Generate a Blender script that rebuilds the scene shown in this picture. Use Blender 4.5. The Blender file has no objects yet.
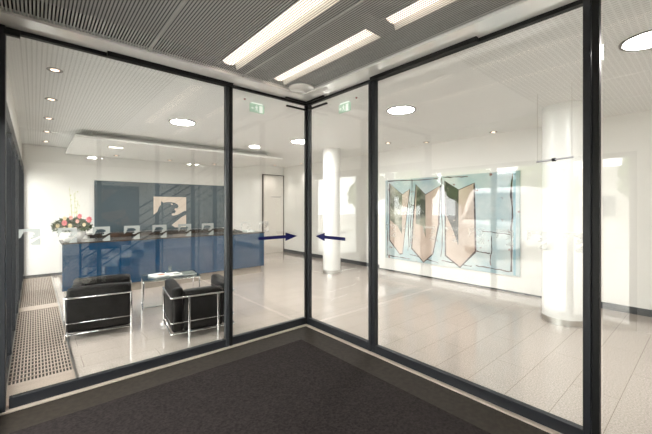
import bpy, bmesh, math, random
from mathutils import Vector, Matrix, noise
random.seed(7)
S = bpy.context.scene
C = bpy.context.scene.collection
PI = math.pi
R = math.radians

# ------------------------------------------------------------------ camera
cd = bpy.data.cameras.new('camera'); cam = bpy.data.objects.new('camera', cd); C.objects.link(cam)
cam.location = (0, 0, 1.7); cam.rotation_euler = (R(90), 0, R(49.035 - 90))
cd.sensor_width = 36; cd.lens = 336 / 652 * 36; cd.shift_y = -10 / 652; cd.clip_start = .02; cd.clip_end = 300
S.camera = cam
# ------------------------------------------------------------------ world, exposure
w = bpy.data.worlds.new('sky'); S.world = w; w.use_nodes = True
bg = w.node_tree.nodes['Background']; bg.inputs[0].default_value = (1, .985, .96, 1); bg.inputs[1].default_value = 4.0
S.view_settings.view_transform = 'Standard'; S.view_settings.look = 'None'
S.view_settings.exposure = 1.23; S.view_settings.gamma = 1; S.view_settings.use_curve_mapping = False
S.cycles.use_denoising = True
S.cycles.max_bounces = 12; S.cycles.diffuse_bounces = 6; S.cycles.glossy_bounces = 5
S.cycles.transparent_max_bounces = 32; S.cycles.caustics_reflective = False; S.cycles.caustics_refractive = False
S.cycles.sample_clamp_indirect = 6


def area(name, loc, sx, sy, power, rot=(0, 0, 0), col=(1, .96, .9)):
    l = bpy.data.lights.new(name, 'AREA'); l.shape = 'RECTANGLE'; l.size = sx; l.size_y = sy; l.energy = power; l.color = col
    o = bpy.data.objects.new(name, l); o.location = loc; o.rotation_euler = rot; C.objects.link(o); return o


# ------------------------------------------------------------------ materials
def mat(name, col, rough=.5, metal=0, spec=.5, emit=None, es=0, coat=0):
    m = bpy.data.materials.new(name); m.use_nodes = True
    b = m.node_tree.nodes['Principled BSDF']
    b.inputs['Base Color'].default_value = (*col, 1); b.inputs['Roughness'].default_value = rough
    b.inputs['Metallic'].default_value = metal; b.inputs['Specular IOR Level'].default_value = spec
    b.inputs['Coat Weight'].default_value = coat; b.inputs['Coat Roughness'].default_value = .03
    if emit:
        b.inputs['Emission Color'].default_value = (*emit, 1); b.inputs['Emission Strength'].default_value = es
    return m


def nodes(m):
    return m.node_tree.nodes, m.node_tree.links, m.node_tree.nodes['Principled BSDF']


def noise_col(m, c1, c2, scale, detail=3, lo=.35, hi=.65, bump=0):
    n, l, b = nodes(m)
    g = n.new('ShaderNodeNewGeometry'); t = n.new('ShaderNodeTexNoise'); t.inputs['Scale'].default_value = scale
    t.inputs['Detail'].default_value = detail
    r = n.new('ShaderNodeValToRGB'); r.color_ramp.elements[0].position = lo; r.color_ramp.elements[1].position = hi
    r.color_ramp.elements[0].color = (*c1, 1); r.color_ramp.elements[1].color = (*c2, 1)
    l.new(g.outputs['Position'], t.inputs['Vector']); l.new(t.outputs['Fac'], r.inputs['Fac']); l.new(r.outputs['Color'], b.inputs['Base Color'])
    if bump:
        bp = n.new('ShaderNodeBump'); bp.inputs['Strength'].default_value = bump; bp.inputs['Distance'].default_value = .004
        l.new(t.outputs['Fac'], bp.inputs['Height']); l.new(bp.outputs['Normal'], b.inputs['Normal'])
    return r


M = {}
M['white'] = mat('white_paint', (.84, .83, .80), .55, spec=.3)
M['soffit'] = mat('soffit_paint', (.86, .85, .82), .14, spec=.9, coat=1)
M['panelwhite'] = mat('white_wall_panel', (.86, .855, .83), .35)
M['column'] = mat('column_paint', (.86, .86, .84), .3)
M['frame'] = mat('anthracite_frame', (.015, .0165, .020), .42, spec=.3)
M['black'] = mat('black_profile', (.006, .006, .006), .5, spec=.25)
M['base'] = mat('dark_baseboard', (.055, .057, .062), .4)
M['steel'] = mat('brushed_steel', (.62, .60, .57), .28, 1)
M['chrome'] = mat('chrome', (.82, .82, .82), .09, 1)
M['threshold'] = mat('pale_threshold', (.62, .53, .45), .35, .3)
M['leather'] = mat('black_leather', (.018, .017, .016), .42, spec=.22)
noise_col(M['leather'], (.006, .0055, .005), (.011, .010, .0095), 9, 3)
M['carpet'] = mat('carpet', (.05, .04, .04), .95, spec=.1)
noise_col(M['carpet'], (.011, .0088, .0086), (.031, .0250, .0240), 55, 5, .3, .7, .4)
M['stone'] = mat('brown_stone', (.08, .065, .05), .6, spec=.15)
noise_col(M['stone'], (.019, .015, .0115), (.031, .025, .019), 22, 5, .35, .65)
M['blue'] = mat('blue_glass_panel', (.008, .042, .095), .04, spec=.7, coat=.5)
M['slate'] = mat('slate_blue_glass_panel', (.085, .115, .135), .06, spec=.5)
M['navy'] = mat('navy_strip', (.014, .032, .080), .08, spec=.5)
M['desktop'] = mat('dark_brown_counter', (.045, .033, .026), .25)
M['cream'] = mat('cream_logo', (.72, .62, .53), .5)
M['sage'] = mat('frosted_film', (.62, .66, .64), .7)
M['arrow'] = mat('dark_blue_film', (.004, .005, .075), .5, spec=.2)
M['doorwhite'] = mat('door_paint', (.76, .72, .67), .4)
M['bowl'] = mat('white_ceramic', (.82, .82, .80), .15)
M['leafg'] = mat('leaf_green', (.05, .11, .02), .5); noise_col(M['leafg'], (.015, .04, .008), (.08, .115, .03), 25, 2)
M['pink'] = mat('pink_petal', (.80, .24, .26), .5)
M['rose'] = mat('pale_rose_petal', (.80, .45, .38), .5)
M['creampetal'] = mat('cream_petal', (.85, .74, .48), .5)
M['stem'] = mat('pale_stem', (.55, .58, .25), .5)
M['paper'] = mat('magazine_paper', (.8, .79, .77), .35)
M['redprint'] = mat('red_print', (.62, .09, .04), .4)
M['darkprint'] = mat('grey_green_print', (.12, .14, .12), .4)
M['lamp'] = mat('lamp_diffuser', (.9, .9, .88), .5, emit=(1, .975, .945), es=80)
M['tube'] = mat('glowing_tube', (.9, .9, .9), .5, emit=(1, .85, .71), es=1.3)
M['spotlamp'] = mat('halogen_glow', (.9, .8, .7), .5, emit=(1, .68, .50), es=2.6)
M['green'] = mat('exit_sign_green', (.50, .68, .54), .4, emit=(.6, .9, .7), es=.10)  # green paled to look like a mirrored sign
M['signwhite'] = mat('exit_sign_white', (.9, .95, .9), .4, emit=(.95, 1, .9), es=.25)
M['red'] = mat('red_lens', (.35, .10, .09), .3, emit=(1, .05, .03), es=.0)
M['asphalt'] = mat('asphalt', (.26, .26, .25), .9)
M['paving'] = mat('pale_paving', (.55, .53, .50), .9); noise_col(M['paving'], (.48, .46, .44), (.60, .58, .55), 3)
M['render'] = mat('pale_render', (.74, .72, .68), .8)
M['darkglass'] = mat('dark_window_glass', (.10, .13, .15), .1)
M['crown'] = mat('tree_leaves', (.08, .14, .04), .8); noise_col(M['crown'], (.05, .10, .02), (.16, .24, .07), 3)
M['bark'] = mat('bark', (.12, .09, .06), .9)
M['concrete'] = mat('pale_concrete_step', (.58, .57, .54), .6)
M['rail'] = mat('black_rail', (.02, .022, .03), .4)
M['grillemetal'] = mat('bronze_grille', (.66, .55, .47), .35, .7)
M['rimgrey'] = mat('grey_rim', (.22, .21, .20), .4, .5)
M['pit_shade'] = mat('painted_pit_shade', (.05, .04, .035), .8)  # shade under the floor grille put into the colour
M['tan'] = mat('tan_paint', (.70, .55, .45), .6); noise_col(M['tan'], (.50, .39, .32), (.60, .49, .42), 2.6, 4)
M['darkpaint'] = mat('black_brown_paint', (.012, .010, .008), .6)
noise_col(M['darkpaint'], (.012, .010, .008), (.45, .36, .30), 5.5, 5, .66, .68)
M['greenpaint'] = mat('olive_paint', (.1, .11, .06), .6); noise_col(M['greenpaint'], (.055, .065, .045), (.38, .38, .30), 2.3, 4, .42, .62)
M['linepaint'] = mat('dark_red_outline', (.12, .045, .04), .6); noise_col(M['linepaint'], (.035, .018, .018), (.24, .17, .17), 11, 3, .5, .66)

# glass: thin pane, Schlick reflection, otherwise clear
def glass(name, tint=(.965, .975, .97), f0=.058, scale=.9):
    g = bpy.data.materials.new(name); g.use_nodes = True; nt = g.node_tree; nt.nodes.clear()
    out = nt.nodes.new('ShaderNodeOutputMaterial'); mx = nt.nodes.new('ShaderNodeMixShader')
    tr = nt.nodes.new('ShaderNodeBsdfTransparent'); tr.inputs[0].default_value = (*tint, 1)
    gl = nt.nodes.new('ShaderNodeBsdfGlossy'); gl.inputs['Roughness'].default_value = 0
    lw = nt.nodes.new('ShaderNodeLayerWeight'); lw.inputs[0].default_value = .5
    p = nt.nodes.new('ShaderNodeMath'); p.operation = 'POWER'; p.inputs[1].default_value = 5
    a = nt.nodes.new('ShaderNodeMath'); a.operation = 'MULTIPLY_ADD'; a.inputs[1].default_value = scale; a.inputs[2].default_value = f0
    nt.links.new(lw.outputs['Facing'], p.inputs[0]); nt.links.new(p.outputs[0], a.inputs[0]); nt.links.new(a.outputs[0], mx.inputs[0])
    nt.links.new(tr.outputs[0], mx.inputs[1]); nt.links.new(gl.outputs[0], mx.inputs[2]); nt.links.new(mx.outputs[0], out.inputs[0])
    return g


M['glass'] = glass('clear_glass')
M['tableglass'] = glass('table_glass', (.88, .95, .93), .06)


# frosted film that lets part of the view through
def film(name, col, alpha):
    m = mat(name, col, .7); m.node_tree.nodes['Principled BSDF'].inputs['Alpha'].default_value = alpha; return m


M['frost'] = film('frosted_film_thin', (.48, .51, .49), .66)


M['faint'] = film('frosted_film_faint', (.86, .88, .86), .14)


def stripes(kind):
    """perforated ceilings: slots run along y.  kind 'mesh' is open between the wires, 'perf' is solid with dark slots"""
    if kind == 'mesh':
        m = mat('metal_ceiling_mesh', (.40, .405, .39), .5, .1)
    else:
        m = mat('perforated_white_ceiling', (.70, .685, .65), .5)
    n, l, b = nodes(m)
    g = n.new('ShaderNodeNewGeometry'); sp = n.new('ShaderNodeSeparateXYZ'); l.new(g.outputs['Position'], sp.inputs[0])

    def tri(src, pitch):
        d = n.new('ShaderNodeMath'); d.operation = 'DIVIDE'; d.inputs[1].default_value = pitch; l.new(src, d.inputs[0])
        f = n.new('ShaderNodeMath'); f.operation = 'FRACT'; l.new(d.outputs[0], f.inputs[0])
        s = n.new('ShaderNodeMath'); s.operation = 'SUBTRACT'; s.inputs[1].default_value = .5; l.new(f.outputs[0], s.inputs[0])
        a = n.new('ShaderNodeMath'); a.operation = 'ABSOLUTE'; l.new(s.outputs[0], a.inputs[0]); return a.outputs[0]

    def less(v, t):
        q = n.new('ShaderNodeMath'); q.operation = 'LESS_THAN'; q.inputs[1].default_value = t; l.new(v, q.inputs[0]); return q.outputs[0]

    def mul(a, c):
        q = n.new('ShaderNodeMath'); q.operation = 'MULTIPLY'; l.new(a, q.inputs[0]); l.new(c, q.inputs[1]); return q.outputs[0]
    if kind == 'mesh':
        hole = less(tri(sp.outputs[0], .023), .22)
        inv = n.new('ShaderNodeMath'); inv.operation = 'SUBTRACT'; inv.inputs[0].default_value = 1; l.new(hole, inv.inputs[1])
        l.new(inv.outputs[0], b.inputs['Alpha'])
    else:
        holes = mul(less(tri(sp.outputs[0], .038), .17), less(tri(sp.outputs[1], .05), .36))
        lo = n.new('ShaderNodeMath'); lo.operation = 'GREATER_THAN'; lo.inputs[1].default_value = -.10; l.new(sp.outputs[0], lo.inputs[0])
        zone = n.new('ShaderNodeMath'); zone.operation = 'MAXIMUM'; l.new(less(sp.outputs[0], 1.25), zone.inputs[0]); l.new(less(sp.outputs[1], 1.7), zone.inputs[1])
        hole = mul(mul(holes, lo.outputs[0]), zone.outputs[0])
        mx = n.new('ShaderNodeMix'); mx.data_type = 'RGBA'; l.new(hole, mx.inputs[0])
        mx.inputs[6].default_value = (.85, .855, .845, 1); mx.inputs[7].default_value = (.66, .665, .65, 1)
        l.new(mx.outputs[2], b.inputs['Base Color'])
    return m


M['mesh'] = stripes('mesh'); M['perf'] = stripes('perf')


def terrazzo():
    m = mat('terrazzo', (.6, .5, .42), .10, spec=.5, coat=.5)
    n, l, b = nodes(m)
    g = n.new('ShaderNodeNewGeometry')
    t = n.new('ShaderNodeTexNoise'); t.inputs['Scale'].default_value = 75; t.inputs['Detail'].default_value = 3
    l.new(g.outputs['Position'], t.inputs['Vector'])
    r = n.new('ShaderNodeValToRGB'); r.color_ramp.elements[0].position = .34; r.color_ramp.elements[1].position = .68
    r.color_ramp.elements[0].color = (.40, .345, .305, 1); r.color_ramp.elements[1].color = (.58, .515, .465, 1)
    l.new(t.outputs['Fac'], r.inputs['Fac'])
    bt = n.new('ShaderNodeTexBrick'); bt.offset = .5; bt.inputs['Scale'].default_value = 1
    bt.inputs['Mortar Size'].default_value = .0025; bt.inputs['Mortar Smooth'].default_value = .3
    bt.inputs['Brick Width'].default_value = 1.4; bt.inputs['Row Height'].default_value = .35
    bt.inputs['Color1'].default_value = (1, 1, 1, 1); bt.inputs['Color2'].default_value = (.96, .955, .95, 1); bt.inputs['Mortar'].default_value = (.55, .5, .46, 1)
    mp = n.new('ShaderNodeMapping'); mp.inputs['Location'].default_value = (.3, -.19, 0)
    l.new(g.outputs['Position'], mp.inputs['Vector']); l.new(mp.outputs[0], bt.inputs['Vector'])
    mx = n.new('ShaderNodeMix'); mx.data_type = 'RGBA'; mx.blend_type = 'MULTIPLY'; mx.inputs[0].default_value = 1
    l.new(r.outputs['Color'], mx.inputs[6]); l.new(bt.outputs['Color'], mx.inputs[7]); l.new(mx.outputs[2], b.inputs['Base Color'])
    return m


M['floor'] = terrazzo()


def canvas_mat():
    m = mat('pale_blue_canvas', (.5, .7, .75), .6)
    n, l, b = nodes(m)
    g = n.new('ShaderNodeNewGeometry')
    t = n.new('ShaderNodeTexNoise'); t.inputs['Scale'].default_value = 2.2; t.inputs['Detail'].default_value = 4
    l.new(g.outputs['Position'], t.inputs['Vector'])
    r = n.new('ShaderNodeValToRGB'); e = r.color_ramp.elements
    e[0].position = .35; e[0].color = (.34, .47, .52, 1); e[1].position = .68; e[1].color = (.62, .67, .66, 1)
    l.new(t.outputs['Fac'], r.inputs['Fac'])
    t2 = n.new('ShaderNodeTexNoise'); t2.inputs['Scale'].default_value = 7; t2.inputs['Detail'].default_value = 6
    l.new(g.outputs['Position'], t2.inputs['Vector'])
    r2 = n.new('ShaderNodeValToRGB'); e = r2.color_ramp.elements; e[0].position = .66; e[0].color = (0, 0, 0, 1); e[1].position = .70; e[1].color = (1, 1, 1, 1)
    l.new(t2.outputs['Fac'], r2.inputs['Fac'])
    mx = n.new('ShaderNodeMix'); mx.data_type = 'RGBA'; l.new(r2.outputs['Color'], mx.inputs[0])
    l.new(r.outputs['Color'], mx.inputs[6]); mx.inputs[7].default_value = (.22, .10, .09, 1); l.new(mx.outputs[2], b.inputs['Base Color'])
    return m


M['canvas'] = canvas_mat()


# ------------------------------------------------------------------ mesh helpers
def box(bm, x0, x1, y0, y1, z0, z1, bev=0, seg=2, mi=0):
    r = bmesh.ops.create_cube(bm, size=1)
    vs = r['verts']
    for v in vs:
        v.co = Vector(((x0 + x1) / 2 + v.co.x * (x1 - x0), (y0 + y1) / 2 + v.co.y * (y1 - y0), (z0 + z1) / 2 + v.co.z * (z1 - z0)))
    if bev:
        es = list({e for v in vs for e in v.link_edges})
        bmesh.ops.bevel(bm, geom=es, offset=bev, segments=seg, profile=.5, affect='EDGES')
    return vs


def tube(bm, pts, r, n=10, fil=0, closed=False):
    pts = [Vector(p) for p in pts]
    if fil:
        q = []
        N = len(pts)
        for i, p in enumerate(pts):
            if not closed and i in (0, N - 1): q.append(p); continue
            a, c = pts[i - 1], pts[(i + 1) % N]
            da = (a - p).normalized(); dc = (c - p).normalized()
            s, e = p + da * fil, p + dc * fil
            for k in range(5):
                t = k / 4; q.append(s * (1 - t) ** 2 + p * 2 * t * (1 - t) + e * t * t)
        pts = q
    N = len(pts); rings = []
    d0 = (pts[1] - pts[0]).normalized()
    up = Vector((0, 0, 1)) if abs(d0.z) < .9 else Vector((1, 0, 0))
    u = d0.cross(up).normalized()
    for i, p in enumerate(pts):
        if closed: d = (pts[(i + 1) % N] - pts[i - 1]).normalized()
        elif i == 0: d = (pts[1] - p).normalized()
        elif i == N - 1: d = (p - pts[-2]).normalized()
        else: d = (pts[i + 1] - pts[i - 1]).normalized()
        u = (u - d * u.dot(d)).normalized(); v = d.cross(u)
        rr = r[i] if isinstance(r, (list, tuple)) else r
        rings.append([bm.verts.new(p + (u * math.cos(2 * PI * k / n) + v * math.sin(2 * PI * k / n)) * rr) for k in range(n)])
    for i in range(N if closed else N - 1):
        a, b = rings[i], rings[(i + 1) % N]
        for k in range(n):
            bm.faces.new((a[k], a[(k + 1) % n], b[(k + 1) % n], b[k]))
    if not closed:
        bm.faces.new(rings[0][::-1]); bm.faces.new(rings[-1])


def lathe(bm, prof, cx=0, cy=0, n=48, cap=True):
    rings = []
    for r, z in prof:
        rings.append([bm.verts.new((cx + r * math.cos(2 * PI * k / n), cy + r * math.sin(2 * PI * k / n), z)) for k in range(n)])
    for a, b in zip(rings, rings[1:]):
        for k in range(n):
            bm.faces.new((a[k], a[(k + 1) % n], b[(k + 1) % n], b[k]))
    if cap:
        bm.faces.new(rings[0][::-1]); bm.faces.new(rings[-1])


def poly(bm, pts, th):
    """pts: list of 3-D points in a plane; th: thickness vector"""
    th = Vector(th)
    a = [bm.verts.new(Vector(p)) for p in pts]; b = [bm.verts.new(Vector(p) + th) for p in pts]
    bm.faces.new(a); bm.faces.new(b[::-1])
    for i in range(len(a)):
        j = (i + 1) % len(a); bm.faces.new((a[i], b[i], b[j], a[j]))


def obj(name, bm, m, parent=None, smooth=False, at=None):
    """links bm as one mesh object; world coordinates unless at (parent local)"""
    if parent is not None and at is None:
        for v in bm.verts: v.co -= parent.location
    bmesh.ops.recalc_face_normals(bm, faces=bm.faces)
    me = bpy.data.meshes.new(name); bm.to_mesh(me); bm.free()
    for mm in (m if isinstance(m, (list, tuple)) else [m]): me.materials.append(mm)
    if smooth:
        for p in me.polygons: p.use_smooth = True
        try: me.set_sharp_from_angle(angle=R(40))
        except Exception: pass
    o = bpy.data.objects.new(name, me); C.objects.link(o)
    if parent is not None: o.parent = parent
    return o


def B(*a, **k):
    bm = bmesh.new(); box(bm, *a, **k); return bm


def tag(o, label, cat, group=None, kind=None):
    o['label'] = label; o['category'] = cat
    if group: o['group'] = group
    if kind: o['kind'] = kind
    return o


def thing(name, label, cat, loc=(0, 0, 0), rotz=0, group=None):
    o = bpy.data.objects.new(name, None); C.objects.link(o); o.empty_display_size = .1
    o.location = loc; o.rotation_euler = (0, 0, rotz); return tag(o, label, cat, group)


def struct(name, bm, m, label=None, smooth=False):
    o = obj(name, bm, m, smooth=smooth); o['kind'] = 'structure'
    if label: o['label'] = label
    return o


def struct_root(name, loc, label=None):
    o = bpy.data.objects.new(name, None); C.objects.link(o); o.location = loc; o['kind'] = 'structure'
    if label: o['label'] = label
    return o


def dup(root, loc, rotz=None, label=None):
    r = root.copy(); C.objects.link(r); r.location = loc
    if rotz is not None: r.rotation_euler = (0, 0, rotz)
    if label: r['label'] = label
    for ch in [c_ for c_ in root.children if c_.type == 'MESH']:
        c = ch.copy(); C.objects.link(c); c.parent = r
        for g in ch.children:
            d = g.copy(); C.objects.link(d); d.parent = c
    return r


# ------------------------------------------------------------------ room shell
XF = -.22      # inner face of the street facade
XR = 7.2       # wall with the painting
YB = 10.75     # wall behind the desk
YE = -7.0      # far end of the hall, behind the camera
ZC = 3.2
XG, YG = 3.0, 3.88     # the two glazed walls of the vestibule meet here
YV = -.8       # rear glazing of the vestibule

bm = bmesh.new(); box(bm, XF - .22, XR + .2, YG - .0, YB + .2, -.12, 0); box(bm, XG, XR + .2, YE, YG, -.12, 0); box(bm, XF - .22, XG, YE, YV, -.12, 0)
struct('floor', bm, M['floor'], 'polished beige speckled stone floor in long narrow slabs')
struct('floor', B(XF - .22, XG, YV, YG, -.12, -.002), M['stone'], 'brown stone border round the dark entrance mat')
tag(obj('entrance_mat', B(-.14, 2.575, -.4, 3.45, -.002, .008), M['carpet']), 'dark charcoal entrance mat covering the floor inside the glass vestibule', 'mat')
struct('trim_1', B(XF, XG - .03, YG - .075, YG - .03, 0, .012), M['threshold'], 'pale metal strip along the foot of the left glass wall')
struct('trim_2', B(XG - .075, XG - .03, YV, YG - .075, 0, .012), M['threshold'], 'pale metal strip along the foot of the right glass wall')

struct('wall_back', B(XF, XR + .2, YB, YB + .15, 0, ZC + .3), M['panelwhite'])
struct('wall_right', B(XR, XR + .2, YE, YB, 0, ZC + .3), M['white'])
struct('wall_panel', B(XR - .05, XR, 2.1, 6.0, .035, ZC), M['panelwhite'], 'white wall cladding that carries the large painting')
struct('baseboard_right', B(XR - .015, XR, YE, 2.1, 0, .11), M['base'])
struct('baseboard_panel', B(XR - .03, XR, 2.1, 6.0, 0, .035), M['base'])
struct('baseboard_right', B(XR - .015, XR, 6.0, YB, 0, .11), M['base'])
struct('baseboard_back', B(XF, 6.2, YB - .015, YB, 0, .06), M['base'])
# hall end wall far behind the camera
struct('wall_front', B(XF - .2, XR + .2, YE - .2, YE, 0, ZC + .3), M['white'])
# ceilings
bm = bmesh.new(); box(bm, XF - .2, XR + .2, YG + .04, YB + .2, ZC, ZC + .05); box(bm, XG + .04, XR + .2, YE - .2, YG + .04, ZC, ZC + .05)
box(bm, XF - .2, XG + .04, YE - .2, YV, ZC, ZC + .05)
struct('ceiling', bm, M['perf'], 'white perforated metal ceiling of the hall')
bm = bmesh.new(); d = .28
box(bm, XF, XG + .04, YG - d, YG + .04, ZC, ZC + .05); box(bm, XG - d, XG + .04, YV, YG - d, ZC, ZC + .05)
box(bm, XF, XG - d, YG - d - .012, YG - d, ZC - .003, ZC + .019); box(bm, XG - d - .012, XG - d, YV, YG - d - .012, ZC - .003, ZC + .019)
struct('ceiling', bm, M['soffit'], 'white ceiling margin along the top of the glass walls')
bm = bmesh.new(); box(bm, XF, XG - d - .012, YV, YG - d - .012, ZC + .02, ZC + .022)
struct('ceiling', bm, M['mesh'], 'grey slotted metal mesh ceiling inside the vestibule')
bm = bmesh.new()
for x in (.84, 1.83): box(bm, x - .009, x + .009, YV, YG - d - .012, ZC + .012, ZC + .03)
struct('trim_3', bm, mat('grey_joint', (.36, .36, .34), .5), 'narrow joint rails between the mesh ceiling panels')
bm = bmesh.new(); box(bm, XF - .2, XG + .04, YV - .05, YG + .04, ZC + .30, ZC + .34)
box(bm, XF - .2, XG + .04, YG - .02, YG + .04, ZC + .05, ZC + .30); box(bm, XG - .02, XG + .04, YV - .05, YG - .02, ZC + .05, ZC + .30); box(bm, XF - .2, XG - .02, YV - .05, YV, ZC + .05, ZC + .30)
M['void'] = mat('ceiling_void', (.10, .10, .10), .9)
struct('ceiling', bm, M['void'], 'dark void above the mesh ceiling')

# ------------------------------------------------------------------ street facade (x = XF), behind and left of the glass
bm = bmesh.new()
box(bm, XF - .22, XF, YV - .1, .68, 0, ZC + .3)                      # solid part beside the entrance
box(bm, XF - .22, XF, YE, YV - .1, 2.8, ZC + .3); box(bm, XF - .22, XF, YE, YE + .3, 0, 2.8)
box(bm, XF - .22, XF, .68, YG + .1, 2.47, ZC + .3)
box(bm, XF - .22, XF, YG + .1, YB + .2, 2.66, ZC + .3)
struct('wall_left', bm, M['white'], 'white wall above the street windows')


def glazing_root(name, loc, label): return struct_root(name, loc, label)


wf = glazing_root('window_1', (XF, 7.3, 0), 'row of dark framed street windows left of the desk')
bm = bmesh.new(); box(bm, XF - .06, XF + .02, YG + .1, YB, 0, .10); box(bm, XF - .08, XF + .03, YG + .1, YB, 2.50, 2.66); obj('frame', bm, M['frame'], wf)
y = YG + .14
while y < YB:
    obj('fin', B(XF - .26, XF + .035, y, y + .06, .10, 2.5, bev=.004, seg=1), M['frame'], wf); y += .95
obj('glass_pane', B(XF - .025, XF - .015, YG + .1, YB, .10, 2.5), M['glass'], wf)
wf3 = glazing_root('window_6', (XF, -4, 0), 'street windows added to let daylight into the unseen hall behind the camera')  # unseen glazing added to let daylight into the hall
bm = bmesh.new(); box(bm, XF - .06, XF + .02, YE + .3, YV - .1, 0, .08); box(bm, XF - .06, XF + .02, YE + .3, YV - .1, 2.74, 2.8)
obj('frame', bm, M['frame'], wf3)
for y in (-6.7, -5.3, -3.9, -2.5): obj('post', B(XF - .08, XF + .02, y, y + .06, .08, 2.74), M['frame'], wf3)
obj('glass_pane', B(XF - .025, XF - .015, YE + .3, YV - .1, .08, 2.74), M['glass'], wf3)
wf2 = glazing_root('door_1', (XF, 2.3, 0), 'glazed street entrance of the vestibule beside the camera')
bm = bmesh.new()
for a in (.68, 1.41, 2.55, YG - .02): box(bm, XF - .08, XF, a, a + .08, 0, 2.47)
box(bm, XF - .08, XF, .68, YG + .1, 2.40, 2.47); box(bm, XF - .08, XF, .76, YG - .02, 0, .06)
obj('frame', bm, M['frame'], wf2)
obj('glass_pane', B(XF - .04, XF - .03, .76, YG - .02, .06, 2.40), M['glass'], wf2)

# ------------------------------------------------------------------ glass walls of the vestibule
FT = .055
STX = [-.03 + .26 * k for k in range(7)]
PA = [(40, 65), (383, 65), (383, 212), (365, 208), (340, 222), (290, 248), (240, 257), (226, 250), (228, 235), (258, 232), (272, 212), (256, 195), (260, 182), (285, 182), (298, 168), (294, 145), (260, 127), (215, 118), (175, 118), (138, 125), (115, 108), (114, 145), (95, 165), (78, 215), (40, 245)]
PB = [(383, 248), (383, 378), (262, 378), (225, 352), (280, 312), (330, 275)]
PE = [(216, 132), (238, 134), (240, 146), (220, 146)]


def panther(bm, f, size, th, eye=True):
    """white square with the cut-out of a leaping big cat; f maps (u right, v down) to 3-D"""
    for P_ in (PA, PB) + ((PE,) if eye else ()):
        poly(bm, [f((x - 40) / 343 * size, (y - 65) / 313 * size) for x, y in P_], th)


wl = struct_root('window_2', (.8, YG, 0), 'fixed pane of the left glass wall with a row of frosted square stickers')
bm = bmesh.new(); box(bm, XF + .06, 1.78, YG - .03, YG + .03, .0, .10, bev=.004, seg=1)
obj('bottom_rail', bm, M['frame'], wl)
obj('top_rail', B(XF, 1.78, YG - .025, YG + .025, ZC - .035, ZC - .001), M['black'], wl)
obj('post', B(XF, XF + .04, YG - .06, YG + .08, 0, ZC - .001, bev=.004, seg=1), M['frame'], wl)
obj('post', B(1.745, 1.785, YG - .035, YG + .03, 0, ZC - .001, bev=.004, seg=1), mat('grey_profile', (.05, .054, .06), .3, .3), wl)
obj('glass_pane', B(XF + .04, 1.747, YG - .006, YG + .006, .10, ZC - .035), M['glass'], wl)
obj('door_track', B(.53, 1.82, YG - .075, YG - .036, ZC - .045, ZC - .001), M['black'], wl)
obj('bracket', B(XF + .03, -.09, YG - .07, YG - .03, ZC - .075, ZC - .03), M['black'], wl)
for x in STX:
    bm = bmesh.new(); panther(bm, lambda u, v, x=x: (x - .07 + u, YG - .008, 1.51 - v), .14, (0, -.001, 0), False)
    obj('logo_sticker', bm, M['frost'], wl)

dl = struct_root('door_2', (2.4, YG, 0), 'left leaf of the corner glass door with a dark blue arrow pointing right')
bm = bmesh.new(); box(bm, 1.83, XG - .035, YG - .028, YG + .028, .012, .105, bev=.004, seg=1); obj('bottom_rail', bm, M['frame'], dl)
obj('top_rail', B(1.79, XG, YG - .022, YG + .022, ZC - .03, ZC - .001), M['black'], dl)
obj('stile', B(1.79, 1.83, YG - .04, YG + .03, .01, ZC - .03, bev=.004, seg=1), M['black'], dl)
obj('stile', B(XG - .035, XG + .01, YG - .03, YG + .02, .01, ZC - .03, bev=.004, seg=1), M['black'], dl)
obj('glass_pane', B(1.83, XG - .035, YG - .006, YG + .006, .105, ZC - .03), M['glass'], dl)
ar = [(0, -.022), (.42, -.022), (.42, -.058), (.62, 0), (.42, .058), (.42, .022), (0, .022)]
bm = bmesh.new(); poly(bm, [(2.20 + a, YG - .009, 1.29 + b) for a, b in ar], (0, -.001, 0)); obj('arrow_sticker', bm, M['arrow'], dl)
obj('bar_reflection', B(2.62, XG - .04, YG - .05, YG - .02, 3.085, 3.105), M['black'], dl)  # solid black bar in place of a reflection on the glass
for x in (2.02, 2.28):
    bm = bmesh.new(); panther(bm, lambda u, v, x=x: (x - .07 + u, YG - .008, 1.51 - v), .14, (0, -.001, 0), False); obj('logo_sticker', bm, M['faint'], dl)

dr = struct_root('door_3', (XG, 3.2, 0), 'right leaf of the corner glass door with a dark blue arrow pointing left')
bm = bmesh.new(); box(bm, XG - .028, XG + .028, 2.66, YG - .03, .012, .105, bev=.004, seg=1); obj('bottom_rail', bm, M['frame'], dr)
obj('top_rail', B(XG - .022, XG + .022, 2.6, YG, ZC - .03, ZC - .001), M['black'], dr)
obj('stile', B(XG - .035, XG + .03, 2.615, 2.66, .01, ZC - .03, bev=.004, seg=1), M['frame'], dr)
obj('stile', B(XG - .02, XG + .035, YG - .075, YG - .03, .01, ZC - .03, bev=.004, seg=1), M['frame'], dr)
obj('glass_pane', B(XG - .006, XG + .006, 2.66, YG - .075, .105, ZC - .03), M['glass'], dr)
bm = bmesh.new(); poly(bm, [(XG - .009, 3.67 - a, 1.29 + b) for a, b in [(0, 0), (.2, .058), (.2, .022), (.6, .022), (.6, -.022), (.2, -.022), (.2, -.058)]], (-.001, 0, 0)); obj('arrow_sticker', bm, M['arrow'], dr)
obj('bar_reflection', B(XG - .05, XG - .02, 3.40, YG - .08, 3.085, 3.105), M['black'], dr)  # black bar modelled where the glass only mirrors one

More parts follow.
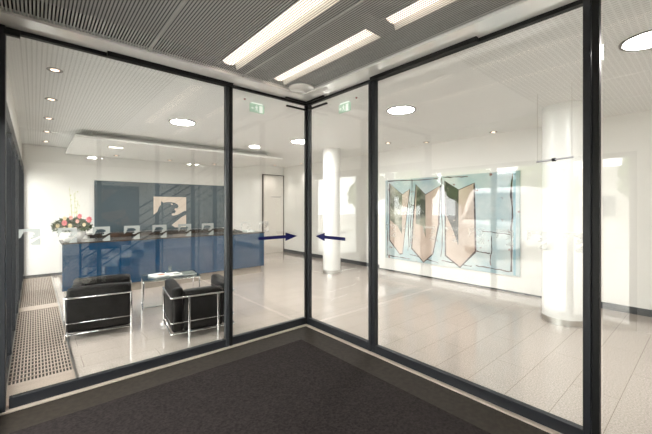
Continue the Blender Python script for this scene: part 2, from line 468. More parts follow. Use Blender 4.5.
wr = struct_root('window_3', (XG, 1.6, 0), 'wide fixed pane of the right glass wall in front of the painting')
bm = bmesh.new(); box(bm, XG - .03, XG + .03, .60, 2.56, 0, .10, bev=.004, seg=1); obj('bottom_rail', bm, M['frame'], wr)
obj('top_rail', B(XG - .025, XG + .025, .60, 2.61, ZC - .035, ZC - .001), M['black'], wr)
obj('post', B(XG - .03, XG + .03, 2.56, 2.612, 0, ZC - .035, bev=.004, seg=1), M['frame'], wr)
obj('post', B(XG - .035, XG + .03, .565, .612, 0, ZC - .001, bev=.004, seg=1), M['frame'], wr)
obj('glass_pane', B(XG - .006, XG + .006, .61, 2.56, .10, ZC - .035), M['glass'], wr)
obj('door_track', B(XG - .075, XG - .036, 1.36, 2.60, ZC - .045, ZC - .001), M['black'], wr)
for k in range(8):
    y = 2.42 - .24 * k
    bm = bmesh.new(); panther(bm, lambda u, v, y=y: (XG - .008, y - u, 1.51 - v), .14, (-.001, 0, 0), False); obj('logo_sticker', bm, M['faint'], wr)
wn = struct_root('window_4', (XG, -.1, 0), 'pane of the right glass wall nearest the camera')
bm = bmesh.new(); box(bm, XG - .03, XG + .03, YV, .50, 0, .10, bev=.004, seg=1); obj('bottom_rail', bm, M['frame'], wn)
obj('top_rail', B(XG - .025, XG + .025, YV, .50, ZC - .035, ZC - .001), M['black'], wn)
obj('post', B(XG - .03, XG + .03, .518, .562, 0, ZC - .001, bev=.004, seg=1), M['black'], wn)
obj('post', B(XG - .04, XG + .04, YV - .03, YV + .05, 0, ZC - .001, bev=.004, seg=1), M['frame'], wn)
obj('glass_pane', B(XG - .006, XG + .006, YV + .05, .505, .10, ZC - .035), M['glass'], wn)
wb = struct_root('window_5', (1.4, YV, 0), 'rear glass wall of the vestibule behind the camera')
bm = bmesh.new(); box(bm, XF, XG - .04, YV - .03, YV + .03, 0, .10); box(bm, XF, XG - .04, YV - .03, YV + .03, ZC - .04, ZC - .001); obj('frame', bm, M['frame'], wb)
for x in (XF, 1.0, 2.14): obj('post', B(x, x + .08, YV - .03, YV + .03, .10, ZC - .04), M['frame'], wb)
obj('glass_pane', B(XF, XG - .04, YV - .006, YV + .006, .10, ZC - .04), M['glass'], wb)

# ------------------------------------------------------------------ vestibule lights
for i, (x, y0, y1, nm) in enumerate([(1.60, .9, 3.46, 'long glowing strip light above the mesh ceiling, nearest the left glass wall'),
                                     (2.26, 1.99, 3.50, 'glowing strip light above the mesh ceiling pointing at the glass corner'),
                                     (2.26, .2, 1.78, 'glowing strip light above the mesh ceiling, nearer the right glass wall and the picture edge')]):
    t = thing('strip_light', nm, 'ceiling light', (x, (y0 + y1) / 2, ZC + .04), 0, 'strip lights above the vestibule ceiling')
    bm = bmesh.new(); tube(bm, [(x, y0, 0), (x, y1, 0)], .068, 16)
    for v in bm.verts: v.co.z = ZC + .085 + v.co.z * .5
    obj('glowing_tube', bm, M['tube'], t, True)
    bm = bmesh.new()
    bm = bmesh.new(); pr = [(-.125, .03), (-.125, .17), (.125, .17), (.125, .03), (.118, .03), (.118, .16), (-.118, .16), (-.118, .03)]
    poly(bm, [(x + a, y0 - .03, ZC + b) for a, b in pr], (0, y1 - y0 + .06, 0))
    box(bm, x - .124, x + .124, y0 - .045, y0 - .032, ZC + .028, ZC + .169)
    obj('housing', bm, M['void'], t)
    bm = bmesh.new(); pr = [(-.112, .032), (-.07, .15), (.07, .15), (.112, .032), (.108, .032), (.067, .146), (-.067, .146), (-.108, .032)]
    poly(bm, [(x + a, y0 - .03, ZC + b) for a, b in pr], (0, y1 - y0 + .06, 0)); obj('reflector', bm, M['white'], t)
sp = thing('ceiling_speaker', 'round white speaker grille in the vestibule ceiling by the glass corner', 'speaker', (2.575, 3.44, ZC + .01))
bm = bmesh.new(); lathe(bm, [(.165, ZC + .018), (.165, ZC + .008), (.15, ZC + .003), (.001, ZC + .003)], 2.575, 3.44, cap=False); obj('grille', bm, M['soffit'], sp, True)
t = thing('door_sensor', 'slim black sensor bar on the soffit left of the glass corner', 'sensor', (2.72, YG - .06, ZC - .02))
obj('housing', B(2.58, 2.96, YG - .085, YG - .055, ZC - .026, ZC - .001, bev=.004), M['black'], t)
t = thing('door_sensor', 'slim black sensor bar on the soffit right of the glass corner', 'sensor', (XG - .06, 3.5, ZC - .02))
obj('housing', B(XG - .085, XG - .055, 3.42, 3.78, ZC - .026, ZC - .001, bev=.004), M['black'], t)

# ------------------------------------------------------------------ hall ceiling lights
def downlight(x, y, label, r=.195, first=[None]):
    if first[0] is not None: return dup(first[0], (x, y, ZC), label=label)
    t = thing('round_ceiling_light', label, 'ceiling light', (x, y, ZC), 0, 'round ceiling lights in the hall')
    bm = bmesh.new(); lathe(bm, [(r + .028, 0), (r + .026, -.012), (r, -.010), (r, -.002)], cap=False); obj('rim', bm, M['rimgrey'], t, True, at=1)
    bm = bmesh.new(); lathe(bm, [(r, -.004), (r * .98, -.008), (.001, -.008)], cap=False); obj('diffuser', bm, M['lamp'], t, True, at=1)
    first[0] = t; return t


for x, y, lb in [(1.98, 6.15, 'round glowing ceiling light above the black armchairs'),
                 (4.6, 6.2, 'round glowing ceiling light seen just left of the glass corner'),
                 (4.28, 3.16, 'round glowing ceiling light seen above the left end of the painting'),
                 (4.16, .36, 'large round glowing ceiling light at the right edge of the picture')]:
    downlight(x, y, lb)
for x, y in [(4.2, -4.2), (1.4, -4.6)]:  # unseen lamps added to brighten the hall
    downlight(x, y, 'round ceiling light added to brighten the unseen hall behind the camera')


def spot(x, y, label, pw=0, z=ZC, first=[None]):
    if first[0] is not None:
        t = dup(first[0], (x, y, z), label=label)
    else:
        t = thing('halogen_spotlight', label, 'spotlight', (x, y, z), 0, 'small recessed halogen spotlights')
        bm = bmesh.new(); lathe(bm, [(.072, 0), (.072, -.006), (.042, -.006), (.040, -.001)], n=24, cap=False); obj('rim', bm, M['rimgrey'], t, True, at=1)
        bm = bmesh.new(); lathe(bm, [(.040, -.002), (.036, -.004), (.001, -.004)], n=24, cap=False); obj('bulb', bm, M['spotlamp'], t, True, at=1)
        first[0] = t
    if pw:
        l = bpy.data.lights.new('spot', 'SPOT'); l.energy = pw; l.spot_size = R(110); l.spot_blend = .8; l.color = (1, .92, .84); l.shadow_soft_size = .03
        o = bpy.data.objects.new('beam', l); o.location = (0, 0, -.03); C.objects.link(o); o.parent = t
    return t


nm = ['nearest', 'second nearest', 'middle', 'second farthest', 'farthest']
for k in range(5):
    spot(.17 + .03 * k / 4, 4.72 + 1.32 * k, '%s of the five small halogen spots in a row along the street windows' % nm[k], 18)
for x, y, lb in [(6.26, 4.99, 'small halogen spot above the left half of the painting'), (6.93, 2.88, 'small halogen spot close to the wall above the right end of the painting'),
                 (6.85, 4.35, 'small halogen spot between the two others over the painting'), (6.5, 10.3, 'small halogen spot above the tall door'), (6.95, 9.3, 'small halogen spot in the far corner right of the tall door')]:
    spot(x, y, lb, 14 if y > 9 else 0)

# ceiling raft over the desk
rf = thing('ceiling_raft', 'white suspended ceiling raft hanging over the blue reception desk', 'ceiling raft', (2.9, 9.2, 3.0))
obj('panel', B(.58, 5.25, 7.9, 10.6, 3.03, 3.075, bev=.004, seg=1), M['panelwhite'], rf)
obj('upstand', B(.9, 4.95, 8.25, 10.5, 3.075, ZC), M['panelwhite'], rf)
t = thing('recessed_light', 'small rectangular light in the ceiling raft above the flowers', 'ceiling light', (1.36, 8.7, 3.03))
obj('rim', B(1.22, 1.52, 8.62, 8.78, 3.022, 3.030), M['rimgrey'], t); obj('diffuser', B(1.24, 1.50, 8.64, 8.76, 3.018, 3.022), mat('dim_lamp', (.9, .9, .85), .5, emit=(1, .9, .75), es=2.5), t)
for x in (1.6, 2.9, 4.2):
    spot(x, 10.1, 'small halogen spot in the ceiling raft %s' % {1.6: 'above the left part of the blue wall panel', 2.9: 'above the big cat emblem', 4.2: 'above the right part of the blue wall panel'}[x], 18, z=3.03)

# ------------------------------------------------------------------ exit signs, solid stand-ins for reflections in the glass
def exit_sign_reflection(loc, rz, label):
    t = thing('exit_sign_reflection', label, 'exit sign', loc, rz, 'stand-ins for mirrored exit signs by the glass corner')
    obj('housing', B(-.115, .115, -.012, .012, -.14, -.02, bev=.003, seg=1), M['green'], t, at=1)
    obj('bracket', B(-.09, .09, -.008, .008, -.02, 0), M['signwhite'], t, at=1)
    bm = bmesh.new()
    # walking figure, door and arrow
    for P_ in ([(-.020, -.035), (-.006, -.035), (-.006, -.05), (-.020, -.05)], [(-.03, -.055), (0, -.055), (.012, -.07), (.006, -.075), (-.006, -.066), (-.004, -.09), (.012, -.105), (.008, -.125), (0, -.125), (.002, -.108), (-.014, -.098), (-.028, -.118), (-.042, -.118), (-.042, -.111), (-.032, -.111), (-.022, -.09), (-.022, -.07), (-.036, -.08), (-.04, -.073)],
               [(.03, -.035), (.085, -.035), (.085, -.135), (.03, -.135)], [(-.1, -.085), (-.075, -.065), (-.075, -.08), (-.052, -.08), (-.052, -.09), (-.075, -.09), (-.075, -.105)]):
        poly(bm, [(a, -.0125, b) for a, b in P_], (0, -.001, 0))
    obj('pictogram', bm, M['signwhite'], t, at=1)
    return t


exit_sign_reflection((2.43, 4.32, 3.2), 0, 'pale green exit sign standing in for a reflection left of the glass corner')
exit_sign_reflection((3.36, 3.46, 3.2), R(-90), 'pale green exit sign standing in for a reflection right of the glass corner')
for x, y, lb in ((2.2, 4.25, 'tiny red dot standing in for a mirrored alarm lamp left of the left exit sign'), (3.33, 3.2, 'tiny red dot standing in for a mirrored alarm lamp right of the right exit sign')):  # red dots modelled in place of mirrored ones
    bm = bmesh.new(); lathe(bm, [(.014, ZC), (.013, ZC - .012), (.001, ZC - .018)], x, y, 16, cap=False); tag(obj('alarm_lamp_reflection', bm, M['red'], smooth=True), lb, 'alarm lamp')

# ------------------------------------------------------------------ columns
def column(x, y, r, label):
    t = thing('column', label, 'column', (x, y, 0), 0, 'round white columns')
    bm = bmesh.new(); lathe(bm, [(r, .05), (r, ZC)], x, y, 64, cap=False); obj('shaft', bm, M['column'], t, True)
    bm = bmesh.new(); lathe(bm, [(r + .006, 0), (r + .006, .085), (r, .085)], x, y, 64, cap=False); obj('base_ring', bm, M['steel'], t, True)


column(5.98, 1.46, .28, 'thick round white column with steel base ring near the right end of the painting')
column(5.84, 6.50, .228, 'round white column standing left of the painting, seen beside the right arrow')
t = thing('rail_reflection', 'thin horizontal rail on wires standing in for a reflection over the thick white column', 'rail', (5.0, 1.33, ZC))
pA, pB = Vector((5.06, 1.54, 2.30)), Vector((4.88, 1.10, 2.30))  # solid bar and wires modelled in place of a reflection
bm = bmesh.new(); tube(bm, [pA, pB], .012, 10); obj('bar', bm, mat('grey_rail', (.42, .42, .44), .4), t, True)
for q in (pA.lerp(pB, .02), pA.lerp(pB, .97)):
    bm = bmesh.new(); tube(bm, [q, (q.x, q.y, ZC)], .0022, 6); obj('wire', bm, M['steel'], t, True)
q = pA.lerp(pB, .5); bm = bmesh.new(); tube(bm, [q - (pA - pB) * .04, q + (pA - pB) * .04], .022, 10); obj('clamp', bm, M['black'], t, True)

# ------------------------------------------------------------------ painting
pt = thing('painting', 'large abstract painting of pale blue ground with tan and black pointed shapes', 'painting', (XR - .09, 4.1, 1.37))
XP = XR - .052
obj('canvas', B(XP - .035, XP, 2.46, 5.76, .345, 2.41), M['canvas'], pt)
def shape(nm, pts, m, th=.004, dx=0):
    bm = bmesh.new(); poly(bm, [(XP - .0352 - dx, a, b) for a, b in pts], (-th, 0, 0)); return obj(nm, bm, m, pt)


S1 = [(5.6, 2.31), (5.22, 2.01), (5.0, 2.14), (5.08, 1.57), (5.21, 0.52), (5.29, 0.5), (5.6, 0.83)]
S2 = [(4.79, 2.24), (4.54, 1.99), (4.16, 2.19), (4.21, 1.29), (4.35, 0.6), (4.59, 0.38), (4.91, 0.68), (4.87, 1.37)]
S3 = [(4.01, 2.28), (3.7, 2.07), (3.37, 2.2), (3.34, 0.76), (3.67, 0.38), (4.0, 0.6)]
for s in (S1, S2, S3):
    cx = sum(p[0] for p in s) / len(s); cz = sum(p[1] for p in s) / len(s)
    shape('outline', [(cx + (a - cx) * 1.11, cz + (b - cz) * 1.03) for a, b in s], M['linepaint'], .001)
    shape('pointed_shape', s, M['tan'], .001, .0012)
shape('dark_patch', [(5.6, 2.31), (5.22, 2.01), (5.22, 1.0), (5.35, 1.2), (5.6, 1.35)], M['greenpaint'], .001, .0024)
shape('dark_patch', [(4.79, 2.24), (4.54, 1.99), (4.53, .95), (4.61, 1.24), (4.81, 1.29)], M['greenpaint'], .001, .0024)
shape('dark_patch', [(4.01, 2.28), (3.7, 2.07), (3.71, .85), (3.83, 1.18), (4.0, 1.52)], M['darkpaint'], .001, .0024)
bm = bmesh.new()
def stroke(p0, p1, w=.016, jit=.02):
    n = 9; L = []; Rr = []
    for i in range(n + 1):
        t_ = i / n; a = p0[0] + (p1[0] - p0[0]) * t_ + random.uniform(-jit, jit); b = p0[1] + (p1[1] - p0[1]) * t_ + random.uniform(-jit, jit) * .4
        ww = w * random.uniform(.35, 1.2); dx_, dz_ = (p1[0] - p0[0]), (p1[1] - p0[1]); q = math.hypot(dx_, dz_); nx, nz = -dz_ / q, dx_ / q
        L.append((a + nx * ww / 2, b + nz * ww / 2)); Rr.append((a - nx * ww / 2, b - nz * ww / 2))
    for i in range(n):
        poly(bm, [(XP - .0352, *q) for q in (L[i], L[i + 1], Rr[i + 1], Rr[i])], (-.001, 0, 0))
for a in [((4.93, 2.40), (4.98, .7)), ((4.99, 1.85), (5.04, .6)), ((4.10, 2.38), (4.12, .56)), ((3.37, .76), (3.01, .74)), ((5.70, 2.36), (5.70, .42)), ((3.36, 2.2), (3.33, .7)), ((2.60, 2.36), (2.60, .42)),
          ((5.7, .42), (5.0, .40)), ((5.0, .52), (4.2, .40)), ((4.1, .46), (3.4, .42)), ((5.7, 2.38), (4.2, 2.36)), ((4.1, 2.38), (3.5, 2.36)), ((3.2, 1.2), (2.6, 1.15)), ((4.93, 1.75), (4.80, 1.72)), ((3.0, 1.1), (3.0, .5)), ((3.3, .45), (2.62, .42))]:
    stroke(*a, w=.04 if a[0][0] == 2.60 else .026)
obj('brush_strokes', bm, M['linepaint'], pt)
obj('edge_stripe', B(XP - .0365, XP - .0352, 2.53, 2.575, .36, 2.38), mat('blue_paint', (.25, .45, .55), .6), pt)

# ------------------------------------------------------------------ tall door at the back
dt = struct_root('door_4', (6.78, YB, 0), 'tall white door with dark outline at the end of the hall')
bm = bmesh.new()
box(bm, 6.25, 6.30, YB - .02, YB, 0, 2.90); box(bm, 7.16, 7.20, YB - .02, YB, 0, 2.90); box(bm, 6.30, 7.16, YB - .02, YB, 2.87, 2.90); obj('door_frame', bm, mat('brown_grey_frame', (.13, .11, .10), .5), dt)
obj('door_leaf', B(6.31, 7.15, YB - .022, YB - .002, .01, 2.86), M['doorwhite'], dt)
bm = bmesh.new(); tube(bm, [(6.40, YB - .022, 1.08), (6.40, YB - .07, 1.08), (6.53, YB - .07, 1.08)], .011, 8, .02); obj('door_handle', bm, M['steel'], dt, True)
obj('sign_plate', B(6.62, 7.05, YB - .026, YB - .022, 2.06, 2.09), mat('grey_plate', (.45, .43, .42), .4), dt)

# ------------------------------------------------------------------ wall panel with emblem
wp = thing('emblem_panel', 'wide slate blue glass panel with cream big cat emblem on the wall behind the desk', 'wall panel', (3.0, YB - .03, 1.6))  # glossy glass panel, not lit from behind
YP = YB - .04
obj('panel', B(1.20, 4.86, YP, YB - .002, 1.015, 2.405, bev=.003, seg=1), M['slate'], wp)
bm = bmesh.new(); panther(bm, lambda u, v: (2.63 + u, YP - .0005, 2.005 - v), .925, (0, -.002, 0)); obj('big_cat_emblem', bm, M['cream'], wp)
bc = thing('back_counter', 'dark brown counter along the wall below the blue panel', 'counter', (2.9, 10.4, 0))
obj('worktop', B(1.0, 4.7, 10.2, YB - .005, .97, 1.01), M['desktop'], bc); obj('body', B(1.05, 4.65, 10.25, YB - .02, 0, .97), M['desktop'], bc)

# ------------------------------------------------------------------ reception desk
dk = thing('reception_desk', 'long reception desk with glossy blue glass front and dark top', 'reception desk', (2.46, 8.1, 0))
obj('front_panel', B(.38, 4.54, 7.70, 7.73, .17, 1.02, bev=.002, seg=1), M['blue'], dk)
obj('side_panel', B(4.51, 4.54, 7.73, 8.50, .17, 1.02), M['blue'], dk); obj('side_panel', B(.38, .41, 7.73, 8.50, .17, 1.02), M['blue'], dk)
obj('desk_top', B(.37, 4.55, 7.69, 8.52, 1.02, 1.045, bev=.003, seg=1), M['desktop'], dk)
obj('plinth', B(.44, 4.48, 7.75, 8.45, 0, .17), mat('taupe_plinth', (.30, .26, .22), .3), dk)
# things on the right end of the desk
t = thing('telephone', 'small dark telephone on the right end of the reception desk', 'telephone', (4.0, 8.1, 1.045))
bm = bmesh.new(); poly(bm, [(3.91, 8.0, 1.045), (3.91, 8.2, 1.045), (3.91, 8.2, 1.09), (3.91, 8.0, 1.06)], (.17, 0, 0)); obj('body', bm, M['black'], t)
bm = bmesh.new(); tube(bm, [(3.93, 8.02, 1.07), (3.93, 8.03, 1.095), (3.93, 8.17, 1.115), (3.93, 8.19, 1.09)], .014, 8, .015); obj('handset', bm, M['black'], t, True)
t = thing('paper_tray', 'low pale paper tray beside the telephone on the reception desk', 'tray', (4.3, 8.1, 1.045))
bm = bmesh.new(); box(bm, 4.2, 4.42, 7.98, 8.25, 1.045, 1.05); box(bm, 4.2, 4.205, 7.98, 8.25, 1.05, 1.08); box(bm, 4.415, 4.42, 7.98, 8.25, 1.05, 1.08); box(bm, 4.205, 4.415, 8.245, 8.25, 1.05, 1.08); obj('tray', bm, M['sage'], t)
obj('paper_stack', B(4.21, 4.41, 7.985, 8.24, 1.05, 1.066), M['paper'], t)

# ------------------------------------------------------------------ flower bowl
BX, BY, BZ = .54, 7.93, 1.045
fb = thing('flower_bowl', 'white bowl of pink and cream flowers with tall sprigs on the left desk end', 'flower arrangement', (BX, BY, BZ))
bm = bmesh.new()
prof = [(.09, 0), (.115, .01), (.15, .04), (.18, .09), (.20, .14), (.207, .185), (.21, .20), (.203, .203), (.195, .19), (.18, .14), (.001, .13)]
lathe(bm, prof, n=40, cap=False)
for v in bm.verts:
    a = math.atan2(v.co.y, v.co.x); k = 1 + .04 * math.sin(a * 5 + v.co.z * 14) * min(1, v.co.z * 8); v.co.x *= k; v.co.y *= k
obj('bowl', bm, M['bowl'], fb, True, at=1)
bm = bmesh.new()
for i in range(900):
    a = random.uniform(0, 2 * PI); e = random.uniform(-.45, 1.3); rr = random.uniform(.45, 1)
    d = Vector((math.cos(a) * math.cos(e), math.sin(a) * math.cos(e), math.sin(e)))
    c = Vector((d.x * .31 * rr, d.y * .25 * rr, .28 + d.z * .18 * rr))
    if c.z < .21: c.z = .21 - (abs(c.x) - .2) * .25 if abs(c.x) > .2 else .215
    L = random.uniform(.05, .095); W = L * .5
    u = (d + Vector([random.uniform(-.7, .7) for _ in range(3)])).normalized(); v = u.cross(Vector([random.uniform(-1, 1) for _ in range(3)])).normalized(); nn = u.cross(v)
    p = [c - u * L * .5, c - u * L * .1 + v * W * .5 + nn * .008, c + u * L * .5 - nn * .01, c - u * L * .1 - v * W * .5 + nn * .008]
    vs = [bm.verts.new(q) for q in p]; bm.faces.new(vs)
obj('foliage', bm, M['leafg'], fb, at=1)
fl = [(-.13, -.22, .33, .045, 'pink'), (-.05, -.27, .29, .036, 'creampetal'), (.24, -.20, .37, .05, 'pink'), (-.22, -.15, .29, .034, 'creampetal'), (.06, -.24, .35, .032, 'rose'), (.10, -.16, .42, .040, 'pink'),
      (-.13, -.24, .25, .028, 'creampetal'), (.16, -.25, .30, .030, 'creampetal'), (-.03, -.16, .40, .034, 'rose'), (.03, -.28, .25, .024, 'rose'), (-.12, -.14, .39, .034, 'creampetal')]
for x, y, z, r, mm in fl:
    bm = bmesh.new()
    for ring in range(3):
        n = 8 - ring * 2
        for k in range(n):
            a = 2 * PI * k / n + ring * .4; rr = r * (1 - ring * .28); up = r * (.15 + ring * .3)
            c = Vector((x, y, z)); d = Vector((math.cos(a), -.35, math.sin(a)))
            s_ = Vector((-math.sin(a), 0, math.cos(a))) * rr * .42
            vs = [bm.verts.new(q) for q in (c, c + d * rr * .6 + s_, c + d * rr + Vector((0, -up, 0)), c + d * rr * .6 - s_)]
            bm.faces.new(vs)
    bmesh.ops.create_icosphere(bm, subdivisions=1, radius=r * .38, matrix=Matrix.Translation((x, y - r * .2, z)))
    for v in bm.verts: v.co.z = .21 + (v.co.z - .21) * 1.3
    obj('flower', bm, M[mm], fb, True, at=1)
for x, y, z in ((-.03, 0, 1.04), (.06, .02, .96), (.10, -.04, .80)):
    bm = bmesh.new(); p = [Vector((x * (.2 + .8 * t_) + .01 * math.sin(t_ * 5), y * t_, .25 + (z - .25) * t_)) for t_ in [i / 8 for i in range(9)]]
    tube(bm, p, [.005 - .0004 * i for i in range(9)], 6)
    for i in range(14):
        t_ = random.uniform(.3, 1); q = Vector((x * (.2 + .8 * t_), y * t_, .25 + (z - .25) * t_)) + Vector((random.uniform(-.03, .03), random.uniform(-.03, .03), 0))
        bmesh.ops.create_icosphere(bm, subdivisions=1, radius=random.uniform(.007, .012), matrix=Matrix.Translation(q))
    obj('sprig', bm, M['stem'], fb, True, at=1)

# ------------------------------------------------------------------ armchairs
def puff(bm, x0, x1, y0, y1, z0, z1, bev=.035, p=.012):
    """a stuffed leather cushion: a rounded box whose sides swell a little"""
    b2 = bmesh.new(); box(b2, x0, x1, y0, y1, z0, z1, bev=bev, seg=4)
    c = Vector(((x0 + x1) / 2, (y0 + y1) / 2, (z0 + z1) / 2)); h = Vector((x1 - x0, y1 - y0, z1 - z0)) / 2
    bmesh.ops.subdivide_edges(b2, edges=[e for e in b2.edges if e.calc_length() > .1], cuts=5, use_grid_fill=True)
    for v in b2.verts:
        u = [(v.co[i] - c[i]) / h[i] for i in range(3)]
        for i in range(3):
            j, k = (i + 1) % 3, (i + 2) % 3
            v.co[i] += math.copysign(1, u[i]) * max(0, abs(u[i]) - .55) / .45 * p * (1 - u[j] ** 2) * (1 - u[k] ** 2) if abs(u[i]) > .55 else 0
    me = bpy.data.meshes.new('tmp'); b2.to_mesh(me); b2.free(); bm.from_mesh(me); bpy.data.meshes.remove(me)


def armchair(loc, rz, label, legs):
    W, D = .408, .37
    t = thing('armchair', label, 'armchair', loc, rz, 'black leather armchairs with chrome tube frames')
    for s in (-1, 1):
        bm = bmesh.new(); a, b_ = sorted((s * (W - .015), s * (W - .15))); puff(bm, a, b_, -D + .02, D - .01, .085, .655); obj('armrest', bm, M['leather'], t, True, at=1)
    bm = bmesh.new(); puff(bm, -W + .155, W - .155, -D + .015, -D + .16, .085, .605); obj('back_cushion', bm, M['leather'], t, True, at=1)
    bm = bmesh.new(); puff(bm, -W + .155, W - .155, -D + .165, D - .01, .26, .41); obj('seat_cushion', bm, M['leather'], t, True, at=1)
    bm = bmesh.new(); puff(bm, -W + .155, W - .155, -D + .165, D - .01, .10, .255); obj('lower_cushion', bm, M['leather'], t, True, at=1)
    bm = bmesh.new(); tube(bm, [(-W, D, .535), (-W, -D, .535), (W, -D, .535), (W, D, .535)], .0115, 10, .03); obj('top_rail', bm, M['chrome'], t, True, at=1)
    bm = bmesh.new(); tube(bm, [(-W, D, .215), (-W, -D, .215), (W, -D, .215), (W, D, .215)], .006, 8, .03); obj('middle_rail', bm, M['chrome'], t, True, at=1)
    bm = bmesh.new(); tube(bm, [(-W, D, .075), (-W, -D, .075), (W, -D, .075), (W, D, .075)], .010, 8, .03, closed=True); obj('base_frame', bm, M['chrome'], t, True, at=1)
    for x, y in legs:
        bm = bmesh.new(); tube(bm, [(x, y, .0), (x, y, .535)], .0145, 12); obj('leg', bm, M['chrome'], t, True, at=1)


armchair((1.765, 4.81, 0), R(-8.2), 'black leather armchair seen from behind, right one, beside the door post', [(-.19, -.374), (.18, -.374), (-.405, .345), (.405, .345)])
armchair((.72, 5.70, 0), R(-100), 'black leather armchair seen from its side, left one, below the flower bowl', [(.405, -.362), (.405, .362), (-.405, .362), (-.405, -.362)])

# ------------------------------------------------------------------ glass table
ta = thing('coffee_table', 'low glass coffee table with chrome sled legs between the two armchairs', 'table', (1.78, 6.15, 0), R(-10))
obj('table_top', B(-.44, .44, -.32, .32, .515, .530, bev=.003, seg=1), M['tableglass'], ta, at=1)
for s in (-1, 1):
    bm = bmesh.new(); tube(bm, [(s * .42, -.30, .505), (s * .42, -.30, .012), (s * .42, .30, .012), (s * .42, .30, .505)], .012, 10, .03, closed=True); obj('leg', bm, M['chrome'], ta, True, at=1)
bm = bmesh.new()
for y in (-.30, .30): tube(bm, [(-.42, y, .5), (.42, y, .5)], .009, 8)
tube(bm, [(-.42, 0, .012), (.42, 0, .012)], .009, 8); obj('cross_bar', bm, M['chrome'], ta, True, at=1)


def magazine(loc, rz, w_, d_, h, cover, printm, label):
    t = thing('magazine', label, 'magazine', loc, R(rz), 'magazines on the glass table')
    obj('pages', B(-w_ / 2, w_ / 2, -d_ / 2, d_ / 2, 0, h, bev=.001, seg=1), M['paper'], t, at=1)
    obj('cover', B(-w_ / 2 - .002, w_ / 2 + .002, -d_ / 2 - .002, d_ / 2 + .002, h, h + .002), cover, t, at=1)
    if printm: obj('cover_picture', B(-w_ * .1, w_ * .38, -d_ * .3, d_ * .1, h + .002, h + .003), printm, t, at=1)


magazine((1.59, 6.16, .530), 12, .21, .29, .022, M['paper'], M['redprint'], 'white magazine with red picture lying at the left on the glass table')
magazine((1.83, 6.13, .530), 4, .21, .29, .012, M['paper'], M['darkprint'], 'white magazine with grey green picture in the middle of the glass table')
magazine((2.06, 6.08, .530), -6, .21, .29, .010, M['darkprint'], None, 'grey green magazine at the right on the glass table')
t = thing('water_glass', 'small clear drinking glass standing behind the magazines on the table', 'glass', (1.84, 6.40, .530))
bm = bmesh.new(); lathe(bm, [(.028, 0), (.034, .11), (.031, .11), (.025, .008), (.001, .008)], n=24, cap=False); obj('tumbler', bm, M['tableglass'], t, True, at=1)

# ------------------------------------------------------------------ floor grille along the windows
gr = thing('floor_grille', 'long metal convector grille set in the floor along the street windows', 'floor grille', (.06, 7, 0))
gx0, gx1, gy0, gy1 = -.19, .31, 4.36, 10.6
obj('shade_plate', B(gx0, gx1, gy0, gy1, 0, .002), M['pit_shade'], gr)  # dark plate stands in for the shaded depth below the bars
bm = bmesh.new(); y = gy0
while y < gy1:
    if not 7.3 < y < 7.6: box(bm, gx0, gx1, y, y + .015, .004, .010)
    y += .105
obj('cross_bars', bm, M['grillemetal'], gr)
bm = bmesh.new(); x = gx0 + .02
while x < gx1 - .01:
    box(bm, x, x + .010, gy0, gy1, .002, .0085); x += .0275
obj('lengthwise_bars', bm, M['grillemetal'], gr)
obj('end_plate', B(gx0, gx1, YG + .04, gy0, 0, .011), M['grillemetal'], gr)
obj('middle_plate', B(gx0, gx1, 7.3, 7.6, .002, .0115), M['grillemetal'], gr)
bm = bmesh.new(); box(bm, gx1, gx1 + .02, YG + .04, gy1, 0, .012); box(bm, gx0 - .02, gx0, YG + .04, gy1, 0, .012); obj('edge_strip', bm, M['steel'], gr)

# ------------------------------------------------------------------ hall behind the camera (seen mirrored in the glass): stairs
st = thing('staircase', 'pale concrete stairs with black bar railing, mirrored in the glass over the desk', 'staircase', (2.6, -2.0, 0))
for k in range(12):
    obj('step', B(.95 + k * .26, .95 + (k + 1) * .26 + .02, -2.6, -1.25, k * .17 if k == 0 else k * .17 - .03, (k + 1) * .17), M['concrete'], st)
for h in (.12, .32, .52, .72, .92):
    bm = bmesh.new(); tube(bm, [(.75, -1.2, .02 + h), (4.1, -1.2, 2.2 + h)], .015 if h < .9 else .022, 8); obj('rail', bm, M['rail'], st, True)
for x in (.75, 1.5, 2.4, 3.3, 4.1):
    z = .02 + (x - .75) * .651; bm = bmesh.new(); tube(bm, [(x, -1.2, 0), (x, -1.2, z + .93)], .02, 8); obj('post', bm, M['rail'], st, True)
t = thing('dark_painting', 'tall dark blue painting with brown shapes, mirrored in the left glass wall', 'painting', (2.3, YE + .03, 1.3))
obj('canvas', B(1.5, 3.1, YE + .002, YE + .04, .15, 2.5), mat('dark_blue_canvas', (.012, .03, .06), .6), t)
for P_ in ([(1.5, 2.4), (2.4, 2.35), (1.6, 1.6)], [(1.6, 1.45), (2.6, 1.6), (2.9, .9), (2.2, 1.1)], [(1.9, .7), (2.9, .8), (2.7, .25)]):
    bm = bmesh.new(); poly(bm, [(a_, YE + .041, b_) for a_, b_ in P_], (0, .001, 0)); obj('brown_shape', bm, mat('brown_paint', (.22, .11, .07), .6), t)

# ------------------------------------------------------------------ street outside
struct('ground', B(-60, XF - .22, -60, 60, -.3, -.12), M['paving'], 'pale paved street outside')
struct('ground', B(XF - .22, 40, -60, YE - .2, -.3, -.12), M['paving'])
tag(obj('low_wall', B(-13.2, -13.0, -25, 30, -.12, .95), M['render']), 'low white wall across the street, mirrored in the right glass', 'wall')


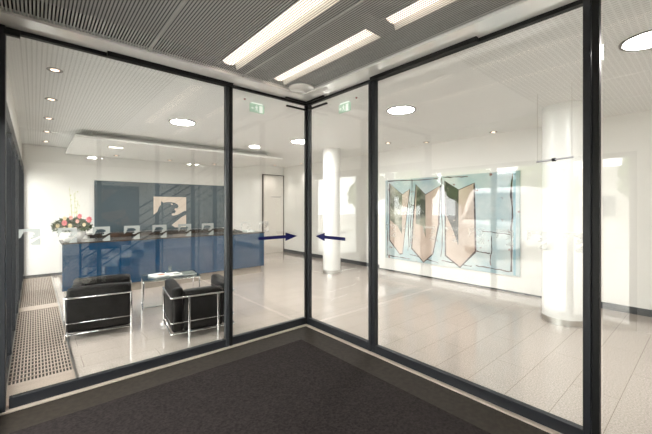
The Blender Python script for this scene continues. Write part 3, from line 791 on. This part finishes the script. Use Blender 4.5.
def building(x0, x1, y0, y1, h, label, nwin):
    t = thing('building', label, 'building', ((x0 + x1) / 2, (y0 + y1) / 2, -.12), 0, 'buildings across the street')
    obj('wall', B(x0, x1, y0, y1, -.12, h), M['render'], t)
    obj('roof', B(x0 - .3, x1 + .3, y0 - .3, y1 + .3, h, h + .25), M['white'], t)
    st_ = (y1 - y0) / nwin
    for k in range(nwin):
        for z in (1.0, 3.8):
            if z + 1.5 < h: obj('window', B(x1, x1 + .04, y0 + st_ * (k + .3), y0 + st_ * (k + .7), z, z + 1.5), M['darkglass'], t)


building(-34, -26, 4, 17, 4.4, 'long pale low building across the street', 6)
building(-40, -30, -14, -3, 6.4, 'pale two storey building across the street', 5)


def tree(x, y, h, r, label):
    t = thing('tree', label, 'tree', (x, y, -.12), 0, 'trees across the street')
    bm = bmesh.new(); tube(bm, [(0, 0, 0), (.05, .05, h * .35), (0, .1, h * .7)], [.16, .13, .06], 10); obj('trunk', bm, M['bark'], t, True, at=1)
    bm = bmesh.new()
    for i in range(9):
        a = random.uniform(0, 2 * PI); q = Vector((math.cos(a) * r * .55 * random.random(), math.sin(a) * r * .55, h * random.uniform(.5, .85)))
        res = bmesh.ops.create_icosphere(bm, subdivisions=3, radius=r * random.uniform(.45, .65), matrix=Matrix.Translation(q))
        for v in res['verts']: v.co += (v.co - q).normalized() * noise.noise(v.co * 2.2) * .5 + Vector(noise.noise_vector(v.co * 5)) * .12
    obj('crown', bm, M['crown'], t, at=1)


for x, y, h, r, lb in [(-17, 20.6, 5.0, 1.75, 'leafy tree at the far left end of the tree row across the street'), (-17.5, 16.0, 5.4, 1.75, 'leafy tree second in the row across the street'),
                       (-17, 11.5, 4.8, 1.7, 'leafy tree third in the row, beside the white van'), (-18, 7.0, 4.6, 1.7, 'leafy tree behind the white van'),
                       (-22, 1.5, 5.6, 2.4, 'leafy tree between the two buildings'), (-16, -5, 4.8, 2.1, 'leafy tree before the two storey building')]:
    tree(x, y, h, r, lb)

# white van added so that a pale haze is mirrored over the painting
vn = thing('van', 'white van added for the pale reflection in the right glass over the painting', 'van', (-8, 5.3, -.12))
bm = bmesh.new()
pr = [(-6.0, .25), (-6.0, 1.05), (-6.25, 1.15), (-6.95, 2.25), (-7.3, 2.45), (-11.0, 2.45), (-11.15, 2.3), (-11.15, .25)]
poly(bm, [(a_, 4.35, b_) for a_, b_ in pr], (0, 1.95, 0)); bmesh.ops.bevel(bm, geom=bm.edges[:], offset=.05, segments=2, affect='EDGES')
obj('body', bm, mat('white_car_paint', (.85, .85, .84), .2), vn)
bm = bmesh.new(); poly(bm, [(-6.30, 4.5, 1.26), (-6.30, 6.15, 1.26), (-6.90, 6.05, 2.2), (-6.90, 4.6, 2.2)], (.03, 0, .02)); obj('windscreen', bm, M['darkglass'], vn)
for x in (-6.9, -10.3):
    for y in (4.34, 6.11):
        bm = bmesh.new(); tube(bm, [(x, y, .20), (x, y + .2, .20)], .32, 24); obj('wheel', bm, M['rail'], vn, True)
